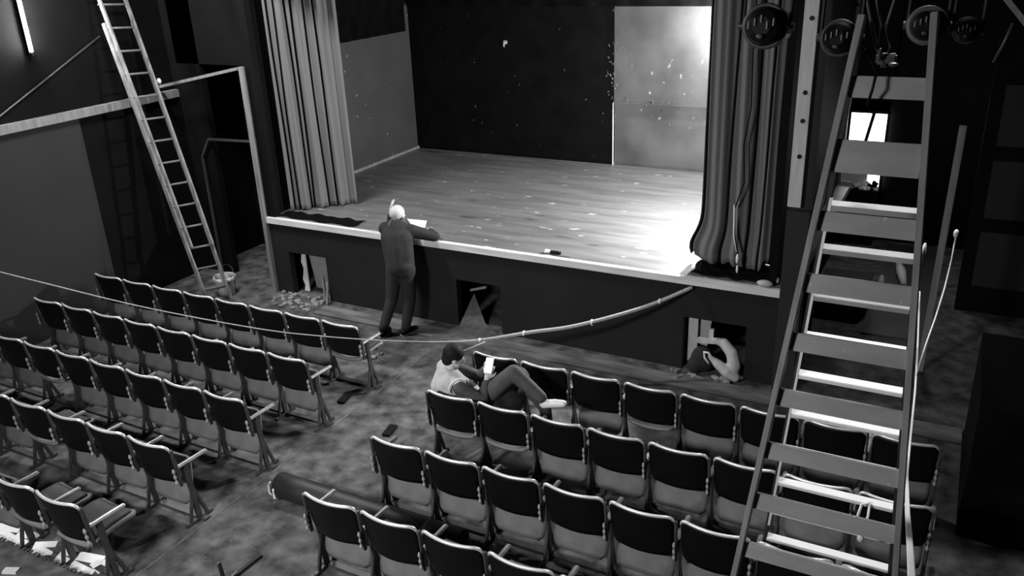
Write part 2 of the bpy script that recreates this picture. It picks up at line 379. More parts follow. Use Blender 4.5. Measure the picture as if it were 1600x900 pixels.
def make_seat(down):
    root = empty('theatre_seat')
    b, f = panel(0, .02); bk = b.build('backrest', M_['seat_black'], root, smooth=True, solid=.018)
    b, _ = panel(.028, .03, z0=.44, z1=.80, hw=.225); b.build('back_pad', M_['seat_pad'], root, smooth=True, solid=.03)
    # rim over the top and down both sides
    pts = [f(0, t) for t in (.55, .7, .82, .9, .95, .98)]+[f(s, 1) for s in (0, .06, .14, .25, .38, .5, .62, .75, .86, .94, 1)]+[f(1, t) for t in (.98, .95, .9, .82, .7, .55)]
    pts = [p+Vector((0, 0, .003)) for p in pts]
    b = MB(); b.tube(pts, [.004, .006, .008, .010]+[.0125]*(len(pts)-8)+[.010, .008, .006, .004], 8); b.build('edge_trim', M_['rim'], root, smooth=True)
    # seat
    hw = .228
    def outline(s, t, tilt, drop):
        # t along the depth (0 rear .. 1 front)
        pass
    b = MB(); nu, nv = 14, 12
    def g(s, t):
        u = -1+2*s; k = 1
        e = max(0, (.2-t)/.2); h = hw*(1-.2*(1-math.sqrt(max(0, 1-e*e))))
        e = max(0, (t-.85)/.15); h *= 1-.15*(1-math.sqrt(max(0, 1-e*e)))
        x = u*h; d = .46*t
        sag = -.028*(1-u*u)+.02*math.sin(t*PI)
        if down:
            return Vector((x, -.03+d, .405+sag+.03*t))
        a = math.radians(80)
        return Vector((x, .065+d*math.cos(a)-sag*math.sin(a)*-1-.0, .18+d*math.sin(a)-.015*u*u))
    b.grid(g, nu, nv); se = b.build('seat', M_['seat_grey'], root, smooth=True, solid=.03)
    # pad on the sitting side
    b = MB()
    def g2(s, t):
        p = g(.08+.84*s, .12+.8*t)
        return p+(Vector((0, 0, .03)) if down else Vector((0, .035, 0)))
    b.grid(g2, nu, nv); b.build('cushion', M_['seat_pad'], se, smooth=True, solid=.03)
    add_frame(root, W/2-.012)
    return root
def add_frame(root, x, arm=True):
    b = MB()
    b.bar((x, .10, .0), (x, .06, .62), .028, .055, bevel=.006)
    b.bar((x, .0, .02), (x, .07, .30), .022, .032, bevel=.004)
    b.bar((x, .19, .02), (x, .09, .32), .022, .032, bevel=.004)
    b.box((x, .09, .015), (.036, .30, .03), bevel=.006)
    b.bar((x, -.01, .42), (x, -.045, .80), .018, .03, bevel=.004)
    fr = b.build('side_frame', M_['iron'], root)
    if arm:
        b = MB(); b.bar((x, -.02, .615), (x, .31, .60), .040, .028, bevel=.009)
        b.build('armrest', M_['arm'], root)
    b = MB(); zz = [.45+.01*i for i in range(18)]
    b.tube([(x-.004, -.045-.08*(z-.42), z) for z in zz], [.004+.010*abs(math.sin((z-.45)*PI/.0567)) for z in zz], 8)
    b.build('hinge', M_['bolt'], root, smooth=True)
P_up = make_seat(False); P_dn = make_seat(True)
used = {False: False, True: False}
ROWY = lambda n: -1.95-(n-1)*.869
ordn = ['', 'first', 'second', 'third', 'fourth', 'fifth', 'sixth', 'seventh', 'eighth']
DOWN = {('L', 1, 8), ('R', 1, 2), ('R', 1, 4), ('R', 2, 1), ('R', 2, 2), ('L', 4, 5), ('L', 3, 3), ('L', 5, 8), ('L', 5, 7)}
def place(side, row, k):
    x = (-8.46 if side == 'L' else -2.72)+(k-.5)*W
    dn = (side, row, k) in DOWN
    proto = P_dn if dn else P_up
    if not used[dn]: o = proto; used[dn] = True
    else: o = copy_tree(proto)
    o.location = (x, ROWY(row), 0)
    a = (9-k) if side == 'L' else k
    blk = 'left' if side == 'L' else 'right'
    pos = ('aisle end' if a == 1 else ordn[a]+' from the aisle')
    pos = pos.replace('the ', '')
    o['label'] = f"black theatre seat {'folded down' if dn else 'tipped up'}, {pos}, {ordn[row]} row from stage, {blk} block"
    o['category'] = 'seat'; o['group'] = f"seats of the {ordn[row]} row in the {blk} block"
    return o
for row, k0 in ((1, 1), (2, 1), (3, 1), (4, 3), (5, 6)):
    for k in range(k0, 9): place('L', row, k)
for row, k1 in ((1, 8), (2, 8), (3, 8), (4, 8)):
    for k in range(1, k1+1):
        o = place('R', row, k)
        if k == 1: add_frame(o, -W/2+.006)
for o in [x for x in C.objects if x.get('category') == 'seat' and x.location.x < -8]: add_frame(o, -W/2)
# leftover end frame of the fifth row
e = empty('seat_end_frame', (-2.72, ROWY(5), 0)); tag(e, 'bare iron seat end with dark armrest by the aisle at the bottom of the frame', 'seat frame')
add_frame(e, 0, arm=False)
b = MB(); b.bar((0, -.02, .60), (0, .33, .58), .045, .028, bevel=.009); b.build('armrest', M_['black'], e)
# floor runners the rows are bolted to
for side, x0, x1, rows in (('left', -8.5, -4.08, (1, 2, 3, 4, 5)), ('right', -2.78, 1.66, (1, 2, 3, 4))):
    for r in rows:
        b = MB(); b.bar((x0, ROWY(r)+.12, .012), (x1, ROWY(r)+.12, .012), .024, .06, side=(0, 0, 1))
        tag(b.build('floor_runner', M_['iron']), f'flat floor rail under the {ordn[r]} seat row of the {side} block', 'rail', f'floor rails under the {side} seat block')

# ------------------------------------------------------------------ rolled sheet in the aisle
t = empty('rolled_sheet', (-3.72, -3.88, 0)); tag(t, 'long dark roll of sheeting lying on the floor between two right seat rows', 'roll')
b = MB()
n = 100; vs = []
for i in range(n):
    a = i/n*2*PI*2.2; r = .118-.012*(i/n)
    vs.append((r*math.cos(a), r*math.sin(a)))
b.grid(lambda u, v: Vector((v*1.95, vs[min(n-1, int(u*n))][0], .118+vs[min(n-1, int(u*n))][1])), n, 6)
b.build('sheet', M_['roll'], t, smooth=True, solid=.006)
b = MB(); b.cyl((1.62, 0, .118), (1.64, 0, .118), .1235, n=32); b.build('band', M_['ladder_dark'], t)
b = MB(); b.tube([(-.02, -.09, .20), (-.07, -.07, .13), (-.06, -.08, .06), (-.01, -.06, .02)], .008, 6); b.box((.03, -.11, .10), (.025, .02, .11), bevel=.004); b.build('end_clip', M_['white'], t)

# ------------------------------------------------------------------ left extension ladder (rungs parallel to the left wall)
t = empty('extension_ladder', (-7.6, -.8, 0)); tag(t, 'tall old wooden extension ladder leaning against the left wall', 'ladder')
inv = Vector((-7.6, -.8, 0))
ftL, ftR = Vector((-7.74, -.90, 0)), Vector((-7.74, -.42, 0))
tpL, tpR = Vector((-8.94, -.82, 4.75)), Vector((-8.94, -.26, 4.75))
ftL = on(326, 477, 2, 0); ftR = on(362, 470, 2, 0)
tL = on(148, 0, 0, -8.90); tR = on(195, 0, 0, -8.90)
dL = (tL-ftL); dR = (tR-ftR)
nrm = Vector((1, 0, .25)).normalized()
def LP(side, s): return (ftL+dL*s if side == 0 else ftR+dR*s)-inv
b1 = MB(); b2 = MB()
for side in (0, 1):
    b = MB(); b.bar(LP(side, 0), LP(side, .93), .03, .065, side=(0, 1, 0), bevel=.004); b.build('rail', M_['ladder_old'], t)
offv = nrm*.05
for side in (0, 1):
    sg = 1 if side == 0 else -1
    b = MB(); b.bar(LP(side, .20)+offv+Vector((0, sg*.03, 0)), LP(side, 1.12)+offv+Vector((0, sg*.03, 0)), .03, .06, side=(0, 1, 0), bevel=.004); b.build('upper_rail', M_['ladder_old'], t)
for i in range(16):
    s = .055+i*.0715
    b = MB(); a = LP(0, s); c = LP(1, s)
    if s > .25: a = a+offv*.6; c = c+offv*.6
    b.cyl(a, c, .015, n=10); b.build('rung', M_['ladder_old_dark'], t, smooth=True)
b = MB(); b.ball(LP(1, .74)+Vector((.02, .07, 0)), (.035, .03, .045), 12); b.build('pulley', M_['white'], t, smooth=True)

# ------------------------------------------------------------------ bucket
t = empty('bucket', (-7.86, -.40, 0)); tag(t, 'pale plastic bucket with wire handle at the foot of the leaning wooden ladder', 'bucket')
b = MB(); b.tube([(0, 0, 0), (0, 0, .24)], [.12, .15], 28)
b.bm.free(); b = MB(); b.grid(lambda u, v: Vector(((.115+.035*v)*math.cos(2*PI*u), (.115+.035*v)*math.sin(2*PI*u), .29*v)), 32, 6); b.grid(lambda u, v: Vector((.115*v*math.cos(2*PI*u), .115*v*math.sin(2*PI*u), .005)), 32, 2)
b.build('shell', M_['grey_lt'], t, smooth=True, solid=.006)
b = MB(); b.grid(lambda u, v: Vector(((.152+.006*math.sin(v*PI))*math.cos(2*PI*u), (.152+.006*math.sin(v*PI))*math.sin(2*PI*u), .24+.055*v)), 32, 4); b.build('rim_band', M_['white'], t, smooth=True, solid=.004)
b = MB(); b.tube([(.155*math.cos(a), .06*math.sin(a)+.03, .27+.17*math.sin(a)) for a in [PI*i/14 for i in range(15)]], .005, 6); b.build('handle', M_['iron'], t, smooth=True)

# ------------------------------------------------------------------ tall A-frame stepladder
def plane_pt(px, py, top, bot):
    ty, tz = top; by, bz = bot
    n_ = Vector((0, bz-tz, -(by-ty))); d = ray_dir(px, py); tt = (Vector((0, ty, tz))-CAM).dot(n_)/d.dot(n_); return CAM+d*tt
t = empty('stepladder', (1.0, -4.5, 0)); tag(t, 'tall grey wooden stepladder with wide flat treads standing over the right seats', 'ladder')
org = Vector((1.0, -4.5, 0))
At, Ab = (-4.9, 4.45), (-5.3, 0); Bt, Bb = (-4.82, 4.45), (-3.3, 0)
def rail_line(p, q, z): s = (z-p.z)/(q.z-p.z); return p+(q-p)*s
AL = (plane_pt(1345, 35, At, Ab), plane_pt(1147, 900, At, Ab)); AR = (plane_pt(1460, 30, At, Ab), plane_pt(1399, 900, At, Ab))
BL = (plane_pt(1298, 300, Bt, Bb), plane_pt(1205, 790, Bt, Bb)); BR = (plane_pt(1432, 410, Bt, Bb), plane_pt(1399, 795, Bt, Bb))
def railbar(P_, z0, z1, w_, h_, nm, m):
    b = MB(); b.bar(rail_line(*P_, z0)-org, rail_line(*P_, z1)-org, w_, h_, bevel=.003); return b.build(nm, m, t)
def cap_(P_, z): b.ball(rail_line(*P_, z)-org, .018, 10)
railbar(AL, 0, 4.36, .028, .07, 'rail', M_['ladder_rail']); railbar(AR, 0, 4.37, .028, .07, 'rail', M_['ladder_rail'])
for z in [4.085-.278*i for i in range(14)]:
    if z < .15: break
    a = rail_line(*AL, z)-org; c = rail_line(*AR, z)-org
    big = abs(z-3.81) < .02
    b = MB(); b.box(((a.x+c.x)/2, (a.y+c.y)/2, (a.z+c.z)/2), (c.x-a.x-.02, .02, .135 if big else .085), Matrix.Rotation(math.radians(-8), 3, 'X'), bevel=.003)
    b.build('tread', M_['tread'], t)
railbar(BL, 0, 4.34, .024, .05, 'rear_rail', M_['ladder_dark']); railbar(BR, 0, 4.34, .024, .05, 'rear_rail', M_['ladder_dark'])
for P_, sg in ((BL, -1),):
    b = MB(); b.bar(rail_line(*P_, .9)-org+Vector((.010, -.028, 0)), rail_line(*P_, 3.5)-org+Vector((.010, -.028, 0)), .014, .006); b.build('rail_highlight', M_['rung_white'], t)  # white strip standing in for the highlight along the rear left rail
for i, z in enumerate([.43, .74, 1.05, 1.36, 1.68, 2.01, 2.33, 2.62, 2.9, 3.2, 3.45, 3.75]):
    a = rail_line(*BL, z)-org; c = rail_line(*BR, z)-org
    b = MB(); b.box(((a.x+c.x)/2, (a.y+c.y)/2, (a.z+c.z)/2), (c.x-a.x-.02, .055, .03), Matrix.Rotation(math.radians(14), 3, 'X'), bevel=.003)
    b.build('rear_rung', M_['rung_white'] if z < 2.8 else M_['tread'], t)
b = MB(); b.bar(rail_line(*AL, 4.2)-org, rail_line(*BL, 4.2)-org, .02, .04); b.bar(rail_line(*AR, 4.2)-org, rail_line(*BR, 4.2)-org, .02, .04)
b.build('hinge_bracket', M_['iron'], t)
# clamp hanging on a rung
c = rail_line(*BL, 1.36)+Vector((.52, -.05, -.02))
t2 = empty('hanging_clamp', c); tag(t2, 'small white cord looped over a white rung of the stepladder', 'cord')
b = MB(); b.tube([(-.02, -.03, -.17), (0, -.035, -.02), (.01, -.02, .04), (.05, .02, .04), (.055, -.035, -.02), (.035, -.03, -.18)], .009, 8); b.ball((.03, -.03, -.2), (.022, .014, .03), 10); b.build('loop', M_['white'], t2, smooth=True)
# white strap hanging along the right rail, with side cord
b = MB()
sp = [(1437, 455, -3.95), (1434, 540, -4.1), (1430, 610, -4.25), (1422, 690, -4.45), (1417, 740, -4.6), (1418, 800, -4.75), (1423, 870, -4.85), (1426, 930, -4.9)]
SP = [on(x, y, 1, v) for x, y, v in sp]; wd = [.006, .007, .008, .010, .014, .024, .034, .042]
def strapf(u, v):
    i = min(len(SP)-2, int(v*(len(SP)-1))); s = v*(len(SP)-1)-i
    p = SP[i].lerp(SP[i+1], s); w_ = wd[i]*(1-s)+wd[i+1]*s
    return p+Vector(((u-.5)*w_, (.5-u)*.01, 0))
b.grid(strapf, 4, 60)
tag(b.build('white_strap', M_['strap'], smooth=True, solid=.004), 'white strap hanging down beside the right rail of the stepladder', 'strap')
b = MB(); b.tube([on(x, y, 1, v) for x, y, v in [(1494, 368, -3.6), (1487, 405, -3.6), (1476, 450, -3.7), (1462, 495, -3.85), (1446, 540, -4.05), (1432, 585, -4.2)]], .0045, 6)
b.ball(on(1494, 365, 1, -3.6), (.014, .014, .025), 8)
tag(b.build('thin_cord', M_['white'], smooth=True), 'thin white cord joining the strap beside the stepladder', 'cord')

# ------------------------------------------------------------------ lamps on a bar, top right
b = MB(); b.cyl((-.4, -4.2, 4.62), (2.7, -4.2, 4.62), .024, n=16); tag(b.build('lighting_bar', M_['black'], smooth=True), 'horizontal lighting bar above the stepladder', 'bar')
def par(x, z, r, ring, label, tilt=-.12):
    t = empty('stage_lamp', (x, -4.3, z)); tag(t, label, 'stage lamp', 'round stage lamps on the lighting bar')
    R_ = Matrix.Rotation(tilt, 3, 'X')
    q = lambda v: R_ @ Vector(v)
    b = MB(); b.tube([q((0, -.12, 0)), q((0, -.10, 0)), q((0, -.02, 0)), q((0, .16, 0))], [r*.45, r*.8, r, r], 28); b.build('body', M_['black'], t, smooth=False)
    b = MB(); pts = [q((r*1.02*math.cos(a), -.03, r*1.02*math.sin(a))) for a in [2*PI*i/28 for i in range(29)]]; b.tube(pts, r*.12 if not ring else r*.2, 8); b.build('rim_ring', M_['tread_dim'] if ring else M_['ladder_dark'], t, smooth=True)
    b = MB()
    for i in range(5): b.cyl(q(((i-2)*r*.3, -.125, r*.15*((i*7) % 3-1))), q(((i-2)*r*.3, -.125, r*.15*((i*7) % 3-1)+r*.35)), r*.06, n=6)
    b.ball(q((0, -.13, -r*.5)), (r*.18, r*.12, r*.12), 8); b.build('vents', M_['tread_dim'], t)
    h = 4.62-z
    b = MB(); b.tube([(-r*1.15, 0, 0), (-r*1.15, .03, h*.6), (-.02, .09, h-.03), (.02, .09, h-.03), (r*1.15, .03, h*.6), (r*1.15, 0, 0)], .009, 6); b.box((0, .1, h), (.03, .06, .07)); b.build('yoke', M_['black'], t)
    for s in (-1, 1):
        b = MB(); b.cyl((s*r*1.05, 0, 0), (s*r*1.4, 0, 0), .018, n=10); b.build('knob', M_['iron'], t)
par(.47, 4.25, .095, False, 'dark round stage lamp hanging in front of the right curtain')
par(.81, 4.20, .075, False, 'dark round stage lamp just left of the stepladder top')
par(1.17, 4.26, .07, True, 'stage lamp with pale ring behind the right rail of the stepladder')
par(1.33, 4.24, .05, False, 'small stage lamp right of the stepladder top')
for i, (xs_, lab) in enumerate([([1350, 1355, 1362, 1370, 1385], 'left'), ([1372, 1370, 1378, 1374, 1380], 'middle'), ([1395, 1398, 1385, 1392, 1378], 'right')]):
    b = MB(); b.tube([on(x, y, 1, -4.22+.02*i) for x, y in zip(xs_, (-45, 0, 40, 75, 105))], .008, 6)
    tag(b.build('lamp_cable', M_['ladder_dark'], smooth=True), f'dark cable dangling between the stage lamps, the {lab} one of three', 'cable', 'cables between the stage lamps')
b = MB(); b.box(on(1385, 92, 1, -4.2), (.09, .05, .05), bevel=.008); b.ball(on(1375, 85, 1, -4.24), (.012, .02, .03), 8); b.ball(on(1396, 101, 1, -4.24), (.022, .02, .012), 8)
tag(b.build('cable_connector', M_['iron']), 'small connector at the end of the cables above the stepladder treads', 'connector')
b = MB(); b.tube([on(1345, 60, 1, -4.7), on(1370, 112, 1, -4.98), on(1363, 140, 1, -5.0), on(1355, 165, 1, -4.98)], .006, 6)
tag(b.build('black_cable', M_['black'], smooth=True), 'black cable draped over the topmost tread of the stepladder', 'cable')

# ------------------------------------------------------------------ passage things
wx0, wz0 = on(1316, 300, 1, 5.46), on(1384, 187, 1, 5.46)
t = empty('lit_window', (.05, 5.4, 1.4)); tag(t, 'brightly lit window at the far end of the passage, seen through the ladder', 'window')
b = MB(); b.box((.03, .0, .03), (.56, .02, 1.2)); b.build('pane', M_['window'], t)
b = MB()
for x in (-.25, .30): b.box((x, -.02, .03), (.04, .05, 1.26))
for z in (-.58, .05, .64): b.box((.025, -.02, z), (.6, .05, .04))
b.bar((.0, -.03, .1), (.09, -.03, .62), .05, .03); b.build('frame', M_['black'], t)
b = MB(); b.box((.07, 5.28, .44), (.56, .34, .88), bevel=.005); tag(b.build('window_cabinet', M_['wall_dark']), 'dark cabinet below the lit window at the passage end', 'cabinet')
b = MB(); b.box((-.09, -.08, -.24), (.36, .12, .48)); tag_o = b.build('grey_box', M_['grey_lt']); tag_o.location = (.07, 5.36, 1.36); tag(tag_o, 'grey box standing before the lower part of the lit window', 'box')
b = MB()
for i in range(14):
    b.box((random.uniform(-.16, .2), -.1, random.uniform(-.1, .05)), (.09, .02, .05), Matrix.Rotation(random.uniform(-1, 1), 3, 'Y'))
o = b.build('crumpled_paper', M_['paper']); o.location = (.12, 5.28, .97); tag(o, 'crumpled white paper below the grey box at the lit window', 'paper')
b = MB(); b.box((.97, 3.5, .012), (.72, 3.5, .024)); tag(b.build('floor_runner_mat', M_['side_grey']), 'grey mat on the lit passage floor right of the stage', 'mat')
# side partition seen dark on the right
b = MB(); b.box((2.2, 3.0, 2.2), (1.2, .06, 4.4)); struct(b.build('wall_right_partition', M_['wall_dark']), 'black partition at the right side of the hall', 'wall')
b = MB()
for z in (.35, 1.25, 2.15): b.box((2.2, 2.955, z+.38), (.9, .03, .72), bevel=.004)
struct(b.build('trim_8', M_['wall_left']), 'dark panels on the right partition', 'panel')
b = MB(); b.box((2.25, -1.2, .6), (.9, 1.5, 1.2), bevel=.01); tag(b.build('black_cabinet', M_['wall_dark']), 'large black cabinet beside the right end of the seats', 'cabinet')
b = MB(); b.bar((1.33, 1.0, 0), (1.37, 1.0, 2.78), .07, .05, bevel=.004); tag(b.build('timber_post', M_['batten_grey']), 'thin upright timber post in the passage right of the stepladder', 'post')
b = MB(); b.bar(on(1570, -5, 1, -1), on(1604, 38, 1, -1), .04, .04); tag(b.build('roof_batten', M_['batten_grey']), 'short grey batten crossing the top right corner', 'batten')
b = MB(); b.tube([on(1583, 36, 1, -1), on(1570, 65, 1, -1), on(1552, 98, 1, -1)], .012, 8); tag(b.build('hanging_rod', M_['ladder_dark'], smooth=True), 'thin dark rod hanging in the top right corner', 'rod')
b = MB(); b.box((.30, 2.5, .22), (.6, .5, .44), bevel=.01); tag(b.build('dark_crate', M_['wall_left']), 'dark grey crate in the passage behind the stepladder', 'crate')
b = MB()
b.tube([on(1402, 406, 2, .06), on(1408, 425, 2, .07), on(1412, 445, 2, .05)], [.03, .07, .04], 10)
tag(b.build('white_rag', M_['white'], smooth=True), 'pale rag on the passage mat behind the ladder treads', 'rag')
b = MB(); b.tube([on(1378, 432, 2, .05), on(1376, 448, 2, .05)], [.03, .05], 8)
tag(b.build('grey_rag', M_['grey_lt'], smooth=True), 'small grey rag left of the pale rag in the passage', 'rag')
b = MB(); b.tube([on(1446, 380, 1, -4.33), on(1440, 400, 1, -4.33), on(1439, 415, 1, -4.33)], [.005, .018, .014], 10); tag(b.build('white_bag', M_['white'], smooth=True), 'small bright white bag hanging just right of the stepladder rail', 'bag')
b = MB(); b.box((.02, -.2, 1.95), (.01, .01, .01)); b.bm.free()

# ------------------------------------------------------------------ the long cord
pix = [(0, 425), (60, 440), (225, 480), (400, 513), (500, 525), (600, 532), (700, 534), (760, 530), (830, 519), (890, 511), (960, 494), (1020, 475), (1082, 449)]
A2 = Vector((-1.05, -.05)); B2 = Vector((-8.95, -5.25)); nn = Vector((B2.y-A2.y, -(B2.x-A2.x)))
CP = []
for x, y in [(-90, 403)]+pix:
    d = ray_dir(x, y); tt = (A2-CAM.xy).dot(nn)/Vector((d.x, d.y)).dot(nn); CP.append(CAM+d*tt)
def cr(P, n=6):
    out = []
    for i in range(len(P)-1):
        p0 = P[max(0, i-1)]; p1 = P[i]; p2 = P[i+1]; p3 = P[min(len(P)-1, i+2)]
        for k in range(n):
            s = k/n; out.append(.5*((2*p1)+(p2-p0)*s+(2*p0-5*p1+4*p2-p3)*s*s+(3*p1-p0-3*p2+p3)*s**3))
    return out+[P[-1]]
CP2 = cr(CP); nC = len(CP2)
t = empty('long_cord', CP2[-1]); tag(t, 'long sagging cord strung from the left wall across the seats to the stage edge', 'cord')
rad = [.006+.016*max(0, min(1, (i/nC-.50)/.18)) for i in range(nC)]
b = MB(); b.tube([p-CP2[-1] for p in CP2], rad, 8); b.build('cord', M_['rope'], t, smooth=True)
for f_ in (.60, .68, .80, .93):
    i = int(nC*f_); p = CP2[i]-CP2[-1]; b = MB(); b.cyl(p+Vector((-.012, 0, .0)), p+Vector((.012, 0, 0)), rad[i]*1.4, n=10)
    if f_ == .80: b.cyl(p+Vector((0, 0, .03)), p+Vector((0, 0, -.04)), .01, n=8)
    b.build('tie', M_['white'], t)
b = MB(); b.tube([on(716, 551, 1, -1.6), on(735, 544, 1, -1.5), on(758, 534, 1, -1.35)], .006, 6); tag(b.build('loose_cord', M_['rope'], smooth=True), 'short loose cord end above the seated man', 'cord')

# ------------------------------------------------------------------ small things round the stage
def shard(name, pts, th, m, label, cat):
    b = MB(); vs = [b.bm.verts.new(p) for p in pts]; b.bm.faces.new(vs); o = b.build(name, m, solid=th); return tag(o, label, cat)
shard('plywood_sheet', [(-4.05, .30, .35), (-3.80, .12, .04), (-3.42, -.14, .015), (-3.42, -.30, .015), (-4.33, -.62, .015), (-4.08, -.08, .03)], .012, M_['tread_dim'], 'triangular grey sheet of board leaning out of the middle stage opening', 'board')
b = MB(); b.bar((-4.07, .25, .42), (-3.83, .25, .50), .03, .03, side=(0, 1, 0)); tag(b.build('short_batten', M_['batten_grey']), 'short timber offcut inside the middle stage opening', 'batten')
# left opening
b = MB(); prof = [0, .02, -.01, .015, .03, .0, .02, .035]
b.grid(lambda u, v: Vector((-6.86+.09*u+prof[int(v*7)]*(u < .5), .16, .01+.63*v)), 4, 7)
tag(b.build('torn_board', M_['paper'], solid=.02), 'pale torn strip of board upright in the left stage opening', 'board')
b = MB(); b.box((-6.56, .30, .31), (.45, .03, .62), Matrix.Rotation(.15, 3, 'X')); tag(b.build('grey_board', M_['tread']), 'grey board standing inside the left stage opening', 'board')
def rubble(name, c, sx, sy, n, label, m='debris', seed=1, hmax=.05):
    rnd = random.Random(seed); b = MB()
    for i in range(n):
        x, y = rnd.uniform(-sx, sx), rnd.uniform(-sy, sy); s = rnd.uniform(.02, .07)
        b.box((c[0]+x, c[1]+y, c[2]+s*.2), (s*rnd.uniform(.6, 2), s, s*rnd.uniform(.2, .6)), Matrix.Rotation(rnd.uniform(0, 3), 3, 'Z') @ Matrix.Rotation(rnd.uniform(-.3, .3), 3, 'X'))
    return tag(b.build(name, M_[m]), label, 'rubble', kind='stuff')
rubble('rubble', (-6.7, -.22, 0), .42, .22, 70, 'heap of small rubble on the floor before the left stage opening', seed=2)
rubble('rubble', (-.85, -.18, 0), .35, .12, 40, 'scattered rubble before the right stage opening', seed=3)
rubble('rubble', (-4.9, -1.1, 0), .5, .18, 16, 'few scraps on the floor behind the standing man', seed=5)
b = MB(); b.bar((-6.30, -.05, .02), (-6.34, -.02, .38), .03, .03); b.bar((-6.19, -.16, .02), (-6.25, -.03, .30), .025, .025); tag(b.build('leaning_sticks', M_['batten_grey']), 'short timber sticks leaning by the left stage opening', 'sticks')
# right opening
b = MB(); b.box((-1.04, .14, .34), (.11, .03, .58)); tag(b.build('pale_board', M_['grey_lt']), 'narrow pale board upright in the right stage opening', 'board')
b = MB(); b.box((-.93, .2, .42), (.13, .02, .34), Matrix.Rotation(.12, 3, 'Y')); tag(b.build('cardboard_scrap', M_['tread']), 'grey scrap of card behind the pale board in the right opening', 'card')
b = MB(); b.box((-.84, .02, .40), (.22, .06, .05), Matrix.Rotation(-.1, 3, 'Y')); b.box((-.80, .04, .49), (.05, .05, .1)); tag(b.build('timber_offcut', M_['batten']), 'small pale timber offcut in the right stage opening', 'offcut')
t = empty('white_sack', (-.62, -.05, 0)); tag(t, 'crumpled white bag with a loop handle spilling from the right stage opening', 'bag')
b = MB()
b.limb([(-.15, .05, .43), (-.02, .03, .42), (.08, 0, .33), (.12, -.02, .2), (.10, -.04, .08)], [.03, .06, .07, .075, .06], 10)
b.limb([(-.16, -.05, .27), (-.06, -.06, .20), (.05, -.07, .13), (.14, -.05, .07)], [.022, .055, .07, .06], 10)
b.build('bag', M_['grey_lt'], t, remesh=.012, smoothit=3)
b = MB(); b.tube([(-.16, -.05, .18), (-.21, -.05, .24), (-.22, -.05, .31), (-.17, -.05, .31), (-.12, -.05, .24)], .014, 8); b.build('handle', M_['white'], t, smooth=True)
b = MB(); b.ball((-.88, .0, .17), (.14, .1, .16), 14); b.ball((-.95, -.04, .1), (.1, .08, .1), 12); tag(b.build('dark_bundle', M_['jacket'], remesh=.015, smoothit=3), 'dark bundle of cloth beside the white bag in the right opening', 'bundle')
b = MB(); b.bar((-6.2, -.28, .01), (-.1, -.30, .01), .02, .12, side=(0, 0, 1))
b.bm.free()
b = MB(); b.box((-2.2, -.33, .012), (8.0, .28, .024), bevel=.004)
struct(b.build('trim_10', M_['kerb']), 'dusty low kerb board along the foot of the stage front', 'kerb')
# things on the stage
t = empty('hand_torch', (-2.88, .12, H)); tag(t, 'small dark torch with pale end lying on the stage edge', 'torch')
b = MB(); b.cyl((.05, .0, .022), (.18, .015, .022), .02, n=14); b.build('grip', M_['black'], t, smooth=True)
b = MB(); b.tube([(-.02, 0, .025), (.05, 0, .022)], [.028, .02], 14); b.build('head', M_['white'], t, smooth=True)
b = MB(); b.ball((-.26, .02, H+.045), (.09, .05, .035), 12); b.ball((-.18, .14, H+.05), (.05, .04, .045), 12); b.ball((-.30, .06, H+.015), (.05, .03, .02), 12); tag(b.build('crumpled_cloth', M_['grey_lt'], remesh=.01, smoothit=2), 'crumpled pale cloth at the right end of the stage edge', 'cloth')
b = MB(); pA, pB, pC, pD = on(636, 342, 2, H+.01), on(667, 345, 2, H+.01), on(664, 356, 2, H+.01), on(645, 354, 2, H+.01)
vs = [b.bm.verts.new(p) for p in (pA, pB, pC, pD)]; b.bm.faces.new(vs); tag(b.build('paper_sheet', M_['paper'], solid=.004), 'pale sheet of paper on the stage by the standing man', 'paper')
# floor joint along the aisle
b = MB(); b.box((-4.06, -4.2, .002), (.02, 6.6, .004)); struct(b.build('trim_9', M_['carpet']), 'narrow worn floor joint along the aisle', 'floor joint')
for x, y, l in ((-3.44, -2.55, 'dark scrap of wood on the aisle floor beside the right seats'), (-4.3, -2.2, 'small dark scrap on the aisle floor beside the left seats')):
    b = MB(); b.box((x, y, .015), (.08, .2, .03), Matrix.Rotation(.2, 3, 'Z')); tag(b.build('wood_scrap', M_['black']), l, 'scrap')

# papers behind the last left row and raised carpeted step
for i, (px, py, s, rot) in enumerate([(8, 832, .16, .3), (38, 842, .15, .1), (68, 857, .13, .5), (104, 870, .12, .1), (135, 880, .17, .2), (163, 880, .12, 1.4)]):
    p = on(px, py, 2, .02); b = MB(); b.box((0, 0, 0), (s*1.5, s*1.1, .004), Matrix.Rotation(rot, 3, 'Z') @ Matrix.Rotation(.25, 3, 'X'))
    o = b.build('white_paper', M_['paper']); o.location = p
    tag(o, 'white sheet of paper on the floor under the rearmost left seats, ' + ['leftmost of six', 'second from the left', 'third from the left', 'fourth from the left', 'fifth and largest', 'rightmost of six'][i], 'paper', 'white papers under the rearmost left seats')
b = MB(); b.box((-6.1, -6.1, .06), (3.6, 1.2, .12), bevel=.01)
for i in range(150): b.box((-7.9+3.6*i/150, -5.5, .115+.01*math.sin(i*3)), (.012, .05, .012), Matrix.Rotation(math.sin(i*5)*.5, 3, 'Z'))
tag(b.build('carpeted_step', M_['carpet']), 'low grey carpeted step with a frayed edge in the bottom left corner', 'step')
b = MB(); b.box((-4.9, -5.72, .13), (.12, .06, .02), Matrix.Rotation(.4, 3, 'Z')); tag(b.build('paper_scrap', M_['paper']), 'white scrap of paper on the carpeted step', 'paper')

